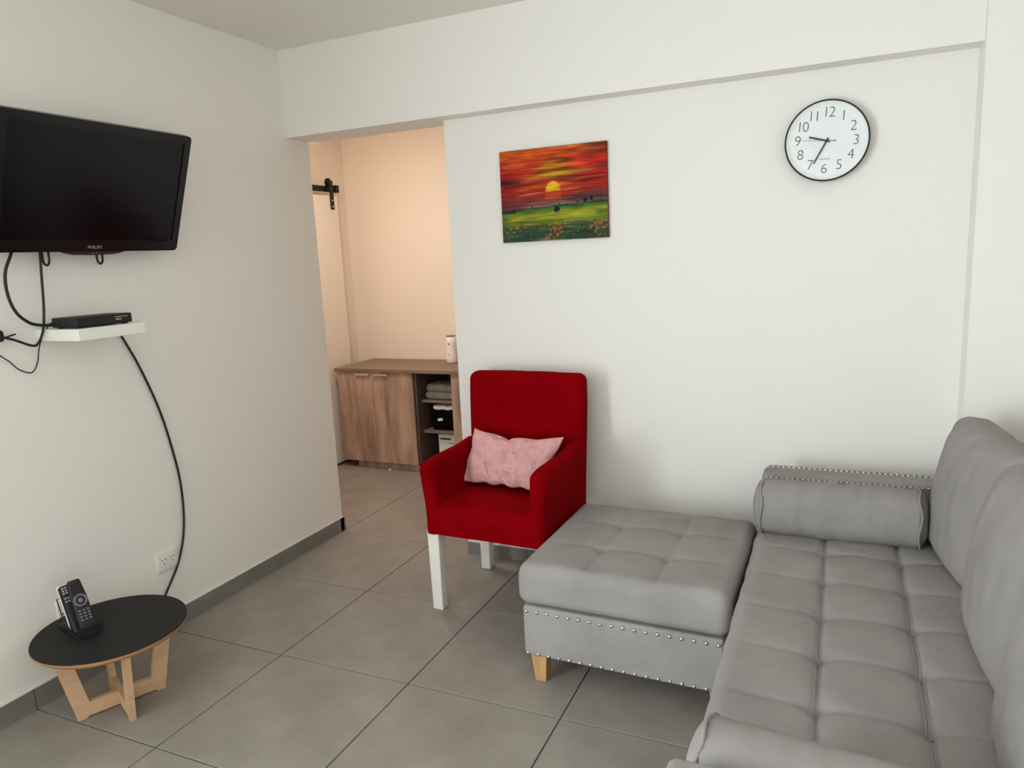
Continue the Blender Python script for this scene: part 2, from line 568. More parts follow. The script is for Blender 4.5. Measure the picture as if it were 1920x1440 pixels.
for x in (SX0 + 0.07, SXB - 0.08):
    for y in (SY0 + 0.07, SY1 - 0.07):
        if lg is None:
            lg = MB().add([(-.018, -.018, 0), (.018, -.018, 0), (.018, .018, 0), (-.018, .018, 0), (-.028, -.028, .125), (.028, -.028, .125), (.028, .028, .125), (-.028, .028, .125)],
                          [(0, 3, 2, 1), (4, 5, 6, 7), (0, 1, 5, 4), (1, 2, 6, 5), (2, 3, 7, 6), (3, 0, 4, 7)]).build('leg', M['oak'], sofa, loc=loc3(x, y, 0))
        else:
            share(lg, 'leg', sofa, loc3(x, y, 0))


# loose back cushions
def box_cushion(seed):
    def fn(x, y, z):
        u, w = x / 0.292, (z - 0.23) / 0.23
        bul = max(0, 1 - u * u) * max(0, 1 - w * w)
        sg = 1 if y > 0 else -1
        f = smooth01(abs(y) / 0.05)
        y += sg * f * (0.045 * bul ** 0.7 - 0.012 * max(0.0, w)) - 0.006 * nz(x, z, 0, 5, seed)
        y += f * 0.004 * nz(x * 3, z, 0, 6, seed + 3)
        # soft folds under the upper seam
        y += f * 0.0045 * smooth01((w - 0.45) / 0.4) * sin(34 * (z - 0.5 * x) + 5 * nz(x, z, 0, 4, seed))
        z += 0.012 * (abs(u) ** 2) * smooth01(w) - 0.008 * (1 - u * u) * smooth01(-w)
        x *= 1 + 0.02 * (1 - w * w)
        return (x, y, z)
    return rbox((-0.292, -0.078, 0.0), (0.292, 0.078, 0.462), 0.05, (36, 6, 30), 5, fn)


def rrect(hw, z0, z1, r, n=6):
    pts = []
    for cx, cz, a0 in ((hw - r, z0 + r, -90), (hw - r, z1 - r, 0), (-hw + r, z1 - r, 90), (-hw + r, z0 + r, 180)):
        for k in range(n + 1):
            a = radians(a0 + 90 * k / n)
            pts.append((cx + r * cos(a), cz + r * sin(a)))
    return pts


for k, (xc, yc, turn, lab) in enumerate(((3.052, 2.500, 8, 'plump grey back cushion farthest from camera, leaning by the pilaster'),
                                         (3.064, 1.915, 2, 'plump grey back cushion in the middle of the sofa'),
                                         (3.036, 1.315, 0, 'plump grey back cushion nearest the camera, cut by the frame'))):
    c = thing('back_cushion', lab, 'cushion', (xc, yc, 0.452), (radians(-9), 0, radians(-90 + turn)), 'loose back cushions on the grey sofa')
    box_cushion(k * 3.1 + 1).build('cover', M['sofa'], c, True)


# bolsters
def bolster(label, loc, rotz, L=0.525, R=0.1, seed=0.0):
    b = thing('bolster_cushion', label, 'bolster', loc, (0, 0, rotz), 'bolster cushions at the sofa ends')
    n, mrow = 48, 60
    mb = MB()

    def ring(x, r, wr):
        for i in range(n):
            a = 2 * pi * i / n
            ca, sa = cos(a), sin(a)
            rr = r * (1 + wr)
            pw = 0.86
            y = math.copysign(abs(ca) ** pw, ca) * rr * 1.0; z = math.copysign(abs(sa) ** pw, sa) * rr * 1.03
            e = abs(x) / (L / 2)
            d = 0.0022 * nz(x * 5, ca, sa, 2.0, seed) + 0.0025 * nz(x * 30, ca * 0.7, sa * 0.7, 1.0, seed + 4) * 1.5 * (1 - 0.3 * e)
            d += 0.003 * smooth01((e - 0.8) / 0.2) * sin(26 * a + seed) * smooth01((1.0 - e) / 0.03 + 0.3)
            f = 1 + d / rr if rr > 0.02 else 1
            mb.v.append((x, y * f, z * f + R * 1.03))
    prof = []
    for k in range(9):
        t = k / 8
        prof.append((-L / 2 - 0.035 * sqrt(max(0, 1 - t * t)), R * 0.97 * t if k else 0.002))
    for k in range(mrow + 1):
        x = -L / 2 + L * k / mrow
        prof.append((x, R * (1 + 0.02 * (1 - (2 * x / L) ** 2))))
    for k in range(8, -1, -1):
        t = k / 8
        prof.append((L / 2 + 0.035 * sqrt(max(0, 1 - t * t)), R * 0.97 * t if k else 0.002))
    for x, r in prof:
        ring(x, r, 0)
    for k in range(len(prof) - 1):
        for i in range(n):
            j = (i + 1) % n
            mb.f.append((k * n + i, (k + 1) * n + i, (k + 1) * n + j, k * n + j))
    mb.f.append(tuple(range(n))); mb.f.append(tuple(reversed(range((len(prof) - 1) * n, len(prof) * n))))
    mb.build('cover', M['sofa'], b, True)
    for s in (-1, 1):
        pts = []
        for i in range(40):
            a = 2 * pi * i / 40; ca, sa = cos(a), sin(a)
            rr = R * 1.015 + 0.002 * sin(7 * a + seed)
            pts.append((s * L / 2 + 0.004 * sin(5 * a + seed * 2), math.copysign(abs(ca) ** 0.86, ca) * rr, math.copysign(abs(sa) ** 0.86, sa) * rr * 1.03 + R * 1.03))
        tube(pts, 0.004, 6, 0, True).build('piping', M['sofa'], b, True)
    return b


bolster('grey bolster lying against the far sofa arm by the clock wall', (2.652, 2.702, 0.447), 0.0)
bolster('grey bolster at the near sofa end, at the bottom of the frame', (2.672, 1.142, 0.447), radians(-6), L=0.5, R=0.09, seed=2.0)

# ------------------------------------------------------------------ ottoman
ott = thing('ottoman', 'square grey tufted ottoman with nailhead trim and tapered oak legs', 'ottoman', (1.982, 2.448, 0), (0, 0, radians(-1.2)))
HX, HY = 0.372, 0.36
OX = (-0.121, 0.121)


def ott_fn(x, y, z):
    if z > 0.41:
        z += smooth01((z - 0.41) / 0.03) * (tuft(x, y, OX, OX, -HX, HX, -HY, HY, 1.0) + 0.008 + 0.003 * nz(x, y, 0, 8, 9) + 0.010 * (1 - max(abs(x) / HX, abs(y) / HY) ** 2))
    bulge = 0.008 * cos((z - 0.37) / 0.16 * pi)
    x *= 1 + bulge; y *= 1 + bulge
    return (x, y, z)


rbox((-HX, -HY, 0.300), (HX, HY, 0.447), 0.04, (64, 62, 4), 5, ott_fn).build('seat_cushion', M['sofa'], ott, True)
for a in OX:
    for b in OX:
        z = 0.447 + 0.018 - 0.010 * 0.1 + tuft(a, b, OX, OX, -HX, HX, -HY, HY)
        share(btn, 'button', ott, (a, b, z - 0.004))
rbox((-HX + 0.018, -HY + 0.006, 0.106), (HX - 0.018, HY - 0.006, 0.298), 0.01, (2, 2, 2), 3).build('base', M['sofa'], ott, True)
nail = None
for zrow in (0.279, 0.117):
    n = 18
    for i in range(n):
        x = -HX + 0.033 + i * (2 * HX - 0.066) / (n - 1)
        p = (x, -HY + 0.0062, zrow)
        if nail is None:
            nail = nail_mesh(0.0072).build('nail_head', M['nail'], ott, True, loc=p, rot=(pi / 2, 0, 0))
        else:
            share(nail, 'nail_head', ott, p, (pi / 2, 0, 0))
    for i in range(17):
        y = -HY + 0.03 + i * (2 * HY - 0.06) / 16
        share(nail, 'nail_head', ott, (-HX + 0.0182, y, zrow), (0, -pi / 2, 0))
lg2 = None
for sx in (-1, 1):
    for sy in (-1, 1):
        p = (-(HX - 0.07) if sx < 0 else HX - 0.035, sy * (HY - 0.045), 0)
        if lg2 is None:
            lg2 = MB().add([(-.02, -.02, 0), (.02, -.02, 0), (.02, .02, 0), (-.02, .02, 0), (-.03, -.03, .108), (.03, -.03, .108), (.03, .03, .108), (-.03, .03, .108)],
                           [(0, 3, 2, 1), (4, 5, 6, 7), (0, 1, 5, 4), (1, 2, 6, 5), (2, 3, 7, 6), (3, 0, 4, 7)]).build('leg', M['oak'], ott, loc=p)
        else:
            share(lg2, 'leg', ott, p)

# ------------------------------------------------------------------ red armchair
CHX, CHY = 1.300, 2.715
chair = thing('armchair', 'crimson fabric armchair with square white legs beside the ottoman', 'armchair', (CHX, CHY, 0), (0, 0, radians(-2.0)))


HEM = 0.364


def seatc_fn(x, y, z):
    z = max(z, HEM + 0.003 * nz(x, y, 0, 6, 4))
    if z > 0.42:
        z += 0.003 * nz(x, y, 0, 9, 2) - 0.014 * smooth01((-y - 0.05) / 0.2)
    return (x, y, z)


rbox((-0.280, -0.262, 0.25), (0.280, 0.22, 0.512), 0.055, (16, 20, 10), 6, seatc_fn).build('seat', M['red'], chair, True)


def arm_fn(s):
    def f(x, y, z):
        z = max(z, HEM)
        up = smooth01((z - 0.45) / 0.2)
        if z > 0.64:
            z += (0.022 if s == 1 else 0.006) * smooth01((y - 0.02) / 0.15)
            z -= 0.010 * smooth01((-y - 0.17) / 0.09)
        x += s * 0.016 * up
        x += s * 0.008 * smooth01((y - 0.05) / 0.15) * up
        y += -0.006 * up * smooth01(-y / 0.2)
        x += 0.002 * nz(x, y, z, 10, s)
        return (x, y, z)
    return f


for sd in (-1, 1):
    a, b = (0.208, 0.285) if sd == 1 else (-0.285, -0.212)
    rbox((a, -0.266, 0.25), (b, 0.20, 0.692), 0.034, (4, 14, 14), 5, arm_fn(sd)).build('arm', M['red'], chair, True)


def back_fn(x, y, z):
    t = (z - 0.36) / 0.64
    y += 0.035 * t
    x *= 1.0 + 0.03 * smooth01(t) - 0.012 * smooth01((t - 0.8) / 0.2)
    z += 0.006 * (1 - (x / 0.29) ** 2) * smooth01((t - 0.8) / 0.2) + 0.002 * nz(x, y, z, 8, 1)
    y += 0.012 * (x / 0.29) ** 2 * smooth01(t)
    return (x, y, z)


rbox((-0.287, 0.152, 0.362), (0.287, 0.248, 1.005), 0.036, (16, 4, 18), 5, back_fn).build('backrest', M['red'], chair, True)
cl = None
for sx in (-1, 1):
    for y in (-0.222, 0.235):
        p = (-0.256 if sx < 0 else 0.268, y, 0)
        if cl is None:
            cl = rbox((-0.029, -0.029, 0), (0.029, 0.029, 0.37), 0.005, (1, 1, 1), 2,
                      lambda x, y, z: (x * (0.86 + 0.38 * z), y * (0.86 + 0.38 * z), z)).build('leg', M['white_paint'], chair, True, loc=p)
        else:
            share(cl, 'leg', chair, p)

# pink scatter cushion on the chair, built between its four corners
TLc, TRc, BLc, BRc = Vector((1.082, 2.84, 0.752)), Vector((1.548, 2.79, 0.748)), Vector((1.068, 2.715, 0.528)), Vector((1.472, 2.668, 0.528))
pil = thing('scatter_cushion', 'crumpled pale pink satin cushion on the red armchair', 'cushion', (1.29, 2.75, 0.515))
PO = Vector((1.29, 2.75, 0.515))
ex = (TRc - TLc).normalized(); ez = ((TLc + TRc) - (BLc + BRc)).normalized(); en = ez.cross(ex).normalized() * -1
if en.y > 0: en = -en
mb = MB(); ii = {}
nu, nv = 90, 60


def pfold(u, v):
    x, z = u, v
    d = 0.010 * nz(x * 2.2, z * 1.2, 0, 2.2, 7) + 0.008 * abs(nz(x * 4, z * 2, 1, 1.6, 3)) * -1
    d += 0.009 * exp(-((u - 0.0 + 0.1 * v) / 0.05) ** 2) * -1 * smooth01((v + 0.9) / 0.6) - 0.006 * exp(-((u + 0.45 - 0.15 * v) / 0.06) ** 2)
    d += 0.0075 * sin(14 * u + 3 * v + 5 * nz(u, v, 0, 1.5, 2)) * (0.4 + 0.6 * abs(v))
    c = exp(-((u + 0.05) ** 2 / 0.10 + (v + 0.15) ** 2 / 0.22))
    d += c * 0.010 * nz(u, v, 0, 11, 4)                     # ruched embroidery
    q = nz(u * 1.9 + 0.6 * v, v * 1.3, 0, 2.6, 11)
    d += 0.012 * (0.25 - abs(q)) + 0.006 * (0.3 - abs(nz(u * 4.2 - v, v * 2.4, 0, 2.0, 15)))
    return d * 1.25


for side in (1, -1):
    for i in range(nu + 1):
        for j in range(nv + 1):
            u = sin((-1 + 2 * i / nu) * pi / 2); v = sin((-1 + 2 * j / nv) * pi / 2)
            if side == -1 and (i in (0, nu) or j in (0, nv)):
                ii[(side, i, j)] = ii[(1, i, j)]; continue
            a, b = (u + 1) / 2, (v + 1) / 2
            # edges bow inwards between the pointed corners
            b2 = b; a2 = a
            if v > 0: b2 = b - 0.115 * v * v * (1 - u * u) * (1 - 0.12 * sin(9 * u)) - 0.05 * v ** 4 * exp(-((u + 0.12) / 0.07) ** 2)
            else: b2 = b + 0.03 * v * v * (1 - u * u) * (1 + 0.7 * sin(13 * u + 1))
            a2 = a - 0.02 * math.copysign(u * u, u) * (1 - v * v) * (1 + 0.5 * sin(7 * v))
            P = BLc * (1 - a2) * (1 - b2) + BRc * a2 * (1 - b2) + TLc * (1 - a2) * b2 + TRc * a2 * b2
            prof = ((1 - abs(u) ** 2.6) * (1 - abs(v) ** 2.6)) ** 0.5
            th = 0.058 * prof + (pfold(u, v) * (0.25 + 0.75 * prof) if side == 1 else 0) * smooth01((1 - max(abs(u), abs(v))) / 0.12 + 0.15)
            ii[(side, i, j)] = len(mb.v); mb.v.append(tuple(P + en * th * side - PO))
for side in (1, -1):
    for i in range(nu):
        for j in range(nv):
            f = (ii[(side, i, j)], ii[(side, i + 1, j)], ii[(side, i + 1, j + 1)], ii[(side, i, j + 1)])
            mb.f.append(f if side == 1 else tuple(reversed(f)))
mb.build('cover', M['pink'], pil, True)

# ------------------------------------------------------------------ television
tilt = radians(20.3)
tvT = Matrix(((0, -cos(tilt), sin(tilt), 0.088), (1, 0, 0, 1.762), (0, sin(tilt), cos(tilt), 1.632), (0, 0, 0, 1)))
tvo = thing('television', 'black flat television tilted down on the white wall, screen off', 'television')
tvo.matrix_world = tvT
TW, TH = 0.374, 0.468


def ring_frame(outer, inner, y0, y1, yin):
    n = len(outer); mb = MB()
    mb.v += [(x, y0, z) for x, z in outer] + [(x, y0, z) for x, z in inner] + [(x, y1, z) for x, z in outer] + [(x, yin, z) for x, z in inner]
    for i in range(n):
        j = (i + 1) % n
        mb.f += [(i, j, n + j, n + i), (2 * n + i, 2 * n + j, j, i), (n + i, n + j, 3 * n + j, 3 * n + i)]
    mb.f.append(tuple(reversed(range(2 * n, 3 * n))))
    return mb


ring_frame(rrect(TW, 0, TH, 0.016), rrect(TW - 0.03, 0.042, TH - 0.03, 0.002), 0, 0.035, 0.006).build('bezel', M['black_gloss'], tvo)
MB().box((-TW + 0.029, 0.004, 0.041), (TW - 0.029, 0.012, TH - 0.029)).build('screen', M['screen'], tvo)
rbox((-TW + 0.05, 0.03, 0.03), (TW - 0.05, 0.07, TH - 0.06), 0.02, (1, 1, 1), 3).build('back_shell', M['black_matte'], tvo, True)
# curved lip with sensor lights under the lower edge
lip = [(-0.15, 0.004), (-0.12, -0.006), (-0.085, -0.013), (0.0, -0.0155), (0.085, -0.013), (0.12, -0.006), (0.15, 0.004)]
lp = prism(lip, 0.02).build('lower_lip', M['brownplast'], tvo, loc=(0, 0.014, 0))
for dx in (-0.006, 0.01):
    MB().box((dx, -0.012, -0.009), (dx + 0.004, -0.009, -0.006)).build('indicator', M['grey_print'], lp)
text_part('logo', 'PHILIPS', 0.0165, M['grey_print'], tvo, (0.0, -0.0004, 0.016), sx=1.1)
# wall bracket with its two release loops
iT = tvT.inverted()
mbk = MB()
mbk.box((0.0, 1.6, 1.72), (0.012, 1.92, 1.95))
mbk.v = [tuple(iT @ Vector(p)) for p in mbk.v]
mbk.build('wall_bracket', M['black_matte'], tvo)
mbk = MB()
mbk.box((0.01, 1.62, 1.74), (0.075, 1.65, 1.93))
mbk.v = [tuple(iT @ Vector(p)) for p in mbk.v]
mbk.build('bracket_arm', M['black_matte'], tvo)
mbk = MB().box((0.01, 1.87, 1.74), (0.075, 1.90, 1.93))
mbk.v = [tuple(iT @ Vector(p)) for p in mbk.v]
mbk.build('bracket_arm', M['black_matte'], tvo)
for yy in (1.602, 1.812):
    pts = [(0.045, yy - 0.012, 1.75), (0.045, yy - 0.012, 1.63), (0.045, yy - 0.01, 1.597), (0.045, yy, 1.587), (0.045, yy + 0.01, 1.597), (0.045, yy + 0.012, 1.63), (0.045, yy + 0.012, 1.75)]
    tube([iT @ Vector(p) for p in pts], 0.0042, 8, 6).build('bracket_loop', M['black_matte'], tvo, True)

# floating shelf and set-top box
sh = rbox((0.0, -0.135, -0.021), (0.225, 0.135, 0.021), 0.002, (1, 1, 1), 2).build('wall_shelf', M['white_gloss'], None, loc=(0.0, 1.69, 1.3405))
tag(sh, 'small white gloss floating shelf under the television', 'shelf')
stb = thing('set_top_box', 'small black set-top box on the white wall shelf', 'set-top box', (0.115, 1.693, 1.3615), (0, 0, radians(90)))
rbox((-0.112, -0.072, 0.003), (0.112, 0.062, 0.038), 0.004, (1, 1, 1), 2).build('casing', M['black_matte'], stb, True)
MB().box((-0.108, -0.0735, 0.006), (0.108, -0.0715, 0.035)).build('front_panel', M['black_gloss'], stb)
for dx in (-0.09, 0.09):
    for dy in (-0.055, 0.045):
        MB().box((dx - 0.008, dy - 0.008, 0), (dx + 0.008, dy + 0.008, 0.004)).build('foot', M['black_matte'], stb)
for k in range(7):
    MB().box((0.040 + k * 0.0075, -0.0742, 0.0262), (0.0455 + k * 0.0075, -0.0734, 0.0288)).build('print_mark', M['gold_print'], stb)
for k in range(3):
    MB().box((0.042 + k * 0.008, -0.0745, 0.0165), (0.048 + k * 0.008, -0.0735, 0.0205)).build('indicator', M['gold_print'], stb)


def cable(name, label, pts, r, origin):
    t = tube([Vector(p) - Vector(origin) for p in pts], r, 8, 8).build(name, M['rubber'], None, True, loc=origin)
    return tag(t, label, 'cable')


cable('long_cable', 'long black cable hanging in an arc from the shelf to the floor',
      [(0.012, 1.862, 1.335), (0.012, 1.885, 1.295), (0.011, 1.948, 1.16), (0.011, 2.016, 0.96), (0.011, 2.055, 0.767), (0.011, 2.071, 0.629), (0.011, 2.068, 0.495),
       (0.011, 2.047, 0.378), (0.013, 1.999, 0.273), (0.015, 1.923, 0.178), (0.02, 1.875, 0.12), (0.025, 1.86, 0.05), (0.03, 1.855, 0.006)], 0.0048, (0.012, 1.862, 0.0))
cable('video_cable', 'thick black cable looping from television to set-top box',
      [(0.03, 1.50, 1.72), (0.05, 1.486, 1.645), (0.05, 1.452, 1.569), (0.05, 1.447, 1.497), (0.05, 1.465, 1.432), (0.05, 1.505, 1.391), (0.05, 1.55, 1.377), (0.055, 1.583, 1.3755)], 0.0055, (0.05, 1.5, 1.37))
pw = thing('power_cord', 'black power cord dropping from the television to a plug at frame edge', 'cable', (0.05, 1.5, 1.3))
PWO = Vector((0.05, 1.5, 1.3))
tube([Vector(p) - PWO for p in [(0.04, 1.585, 1.72), (0.05, 1.581, 1.644), (0.05, 1.573, 1.546), (0.05, 1.563, 1.433), (0.052, 1.547, 1.359), (0.05, 1.524, 1.316), (0.05, 1.501, 1.311), (0.045, 1.45, 1.336), (0.04, 1.412, 1.352)]], 0.0045, 8, 8).build('cord', M['rubber'], pw, True)
rbox((-0.05, -0.115, 0.035), (-0.005, -0.08, 0.075), 0.01, (1, 1, 1), 3).build('plug', M['black_matte'], pw, True)
tube([Vector(p) - PWO for p in [(0.045, 1.41, 1.345), (0.047, 1.43, 1.352), (0.05, 1.452, 1.357)]], 0.003, 6, 3).build('cord_tie', M['rubber'], pw, True)
cable('thin_lead', 'thin black lead sagging from the set-top box to frame edge',
      [(0.06, 1.583, 1.3855), (0.05, 1.585, 1.383), (0.045, 1.575, 1.375), (0.03, 1.56, 1.34), (0.02, 1.545, 1.30), (0.015, 1.535, 1.25), (0.012, 1.52, 1.22), (0.012, 1.50, 1.213), (0.012, 1.465, 1.232), (0.012, 1.44, 1.262), (0.012, 1.42, 1.28), (0.012, 1.40, 1.30)], 0.0022, (0.03, 1.5, 1.22))


# wall sockets
def socket(label, y, z, double=True):
    s = thing('wall_socket', label, 'socket', (0.0, y, z), (0, 0, radians(90)))
    w = 0.056 if double else 0.043
    rbox((-w, -0.012, -0.043), (w, 0, 0.043), 0.004, (1, 1, 1), 2).build('plate', M['white_plastic'], s, True)
    rbox((-w + 0.012, -0.0145, -0.03), (w - 0.012, -0.011, 0.03), 0.0015, (1, 1, 1), 2).build('insert', M['white_plastic'], s, True)
    for cx in ((-0.022, 0.022) if double else (0.0,)):
        for dx, dz in ((-0.009, 0.008), (0.009, 0.008), (0.0, -0.008)):
            h = lathe([(0.0026, 0), (0.0026, 0.0006), (0, 0.0006)], 12, 'y').build('socket_hole', M['dark_hole'], s, loc=(cx + dx, -0.0146, dz))
    return s


socket('white double wall socket above the skirting beside the long cable', 1.956, 0.317)
socket('white wall socket half hidden behind the remote stand', 1.505, 0.31, False)

# ------------------------------------------------------------------ side table
TBX, TBY, TBZ = 0.285, 1.472, 0.302
tb = thing('side_table', 'low round side table with black top and crossed plywood frames', 'table', (TBX, TBY, 0))
tp = lathe([(0, TBZ - 0.02), (0.243, TBZ - 0.02), (0.25, TBZ - 0.012), (0.25, TBZ - 0.0035), (0, TBZ - 0.0035)], 72).build('tabletop', M['plyedge'], tb)
lathe([(0, TBZ - 0.0035), (0.25, TBZ - 0.0035), (0.249, TBZ), (0, TBZ)], 72).build('laminate', M['blacktop'], tp)
th = TBZ - 0.02
poly = [(-0.20, th), (-0.145, 0.0), (-0.118, 0.0), (-0.110, 0.007), (0.110, 0.007), (0.118, 0.0), (0.145, 0.0), (0.20, th), (0.148, th), (0.103, 0.058), (-0.103, 0.058), (-0.148, th)]
d1 = math.atan2(0.907, 0.42)
prism(poly, 0.02).build('leg_frame', M['ply'], tb, rot=(0, 0, d1))
prism([(x, z + (0.0012 if 0.05 < z < 0.07 else 0)) for x, z in poly], 0.0203).build('leg_frame', M['ply'], tb, rot=(0, 0, d1 + pi / 2))

# remote stand and remotes
RS = Vector((0.19, 1.425, TBZ)); rth = radians(76)
st = thing('remote_stand', 'black wire and plate stand holding remotes on the side table', 'stand', RS, (0, 0, rth))
rbox((-0.042, -0.085, 0), (0.042, 0.10, 0.005), 0.002, (1, 1, 1), 1).build('base_plate', M['black_matte'], st)
rbox((-0.042, -0.085, 0.004), (0.042, -0.079, 0.036), 0.002, (1, 1, 1), 1).build('front_lip', M['black_matte'], st)
LE = radians(27)


def lean_pts(y0, z0, x, s):
    return (x, y0 + s * sin(LE), z0 + s * cos(LE))


def wire_frame(y0, z0, h, cross):
    c = [lean_pts(y0, z0, -0.036, 0), lean_pts(y0, z0, -0.036, h), lean_pts(y0, z0, 0.036, h), lean_pts(y0, z0, 0.036, 0)]
    o = tube(c, 0.0024, 6, 0, True).build('wire_support', M['black_iron'], st)
    for s in cross:
        tube([lean_pts(y0, z0, -0.036, s), lean_pts(y0, z0, 0.036, s)], 0.0022, 6, 0).build('wire_rung', M['black_iron'], o)


wire_frame(-0.028, 0.005, 0.165, (0.05, 0.10))
wire_frame(0.03, 0.005, 0.11, (0.055,))
MB().box((-0.042, -0.03, 0.004), (-0.038, 0.05, 0.02)).build('side_rail', M['black_matte'], st)
MB().box((0.038, -0.03, 0.004), (0.042, 0.05, 0.02)).build('side_rail', M['black_matte'], st)


def remote(label, x, y, body, w, L, t, lean, zb=0.006, dz=0.0):
    a = thing('remote_control', label, 'remote', RS + Matrix.Rotation(rth, 3, 'Z') @ Vector((x, y, zb)), (radians(-90 + 0) + 0, 0, 0), 'remotes in the stand')
    a.rotation_euler = Matrix.Rotation(rth, 3, 'Z').to_euler()
    a.matrix_world = Matrix.Translation(RS + Matrix.Rotation(rth, 3, 'Z') @ Vector((x, y, zb))) @ Matrix.Rotation(rth, 4, 'Z') @ Matrix.Rotation(-lean, 4, 'X')
    rbox((-w / 2, 0, 0), (w / 2, t, L), min(t * 0.45, 0.008), (2, 1, 6), 4,
         lambda X, Y, Z: (X * (1.0 - 0.22 * smooth01((Z - 0.62 * L) / (0.38 * L)) if L > 0.18 else X / max(abs(X), 1e-9) * abs(X) and 1.0), Y, Z)).build('casing', body, a, True)
    return a


ra = remote('black remote with grey ring button at the front of the stand', 0.006, -0.072, M['black_matte'], 0.052, 0.195, 0.022, LE)
ringp = [(0.019 * cos(t) * 1.0, -0.0005, 0.118 + 0.019 * sin(t)) for t in [2 * pi * k / 28 for k in range(28)]]
tube(ringp, 0.0035, 6, 0, True).build('ring_button', M['remote_grey'], ra, True)
lathe([(0, 0), (0.008, 0), (0.007, 0.0015), (0, 0.002)], 18, 'y').build('centre_button', M['remote_grey'], ra, loc=(0, 0, 0.118))
for r_, zz in enumerate((0.082, 0.071, 0.060, 0.049, 0.152, 0.164, 0.175)):
    for xx in (-0.014, 0.0, 0.014):
        rbox((xx - 0.004, -0.0015, zz - 0.0028), (xx + 0.004, 0.001, zz + 0.0028), 0.001, (1, 1, 1), 1).build('button', M['remote_grey'] if r_ < 4 else M['black_gloss'], ra)
rb = remote('slim black remote with pale buttons behind the front remote', -0.012, -0.038, M['black_matte'], 0.045, 0.175, 0.016, LE)
for zz in (0.165, 0.155, 0.146, 0.128, 0.116):
    for xx in (-0.015, -0.005):
        rbox((xx - 0.0035, -0.0015, zz - 0.003), (xx + 0.0035, 0.001, zz + 0.003), 0.001, (1, 1, 1), 1).build('button', M['remote_pink'], rb)
rc = remote('white remote at the back of the stand', -0.012, 0.0, M['remote_white'], 0.042, 0.165, 0.014, LE)

# ------------------------------------------------------------------ painting
PX0, PX1, PZ0, PZ1 = 1.170, 1.687, 1.606, 2.021
pa = thing('painting', 'unframed canvas painting of a red sunset over a green meadow', 'painting', ((PX0 + PX1) / 2, YW, (PZ0 + PZ1) / 2))
hw, hh = (PX1 - PX0) / 2, (PZ1 - PZ0) / 2
MB().box((-hw, -0.018, -hh), (hw, 0, hh)).build('stretcher', mat('dark_canvas_edge', (92, 44, 26), 0.8), pa)


def mixc(a, b, t):
    t = max(0.0, min(1.0, t))
    return tuple(a[i] + (b[i] - a[i]) * t for i in range(3))


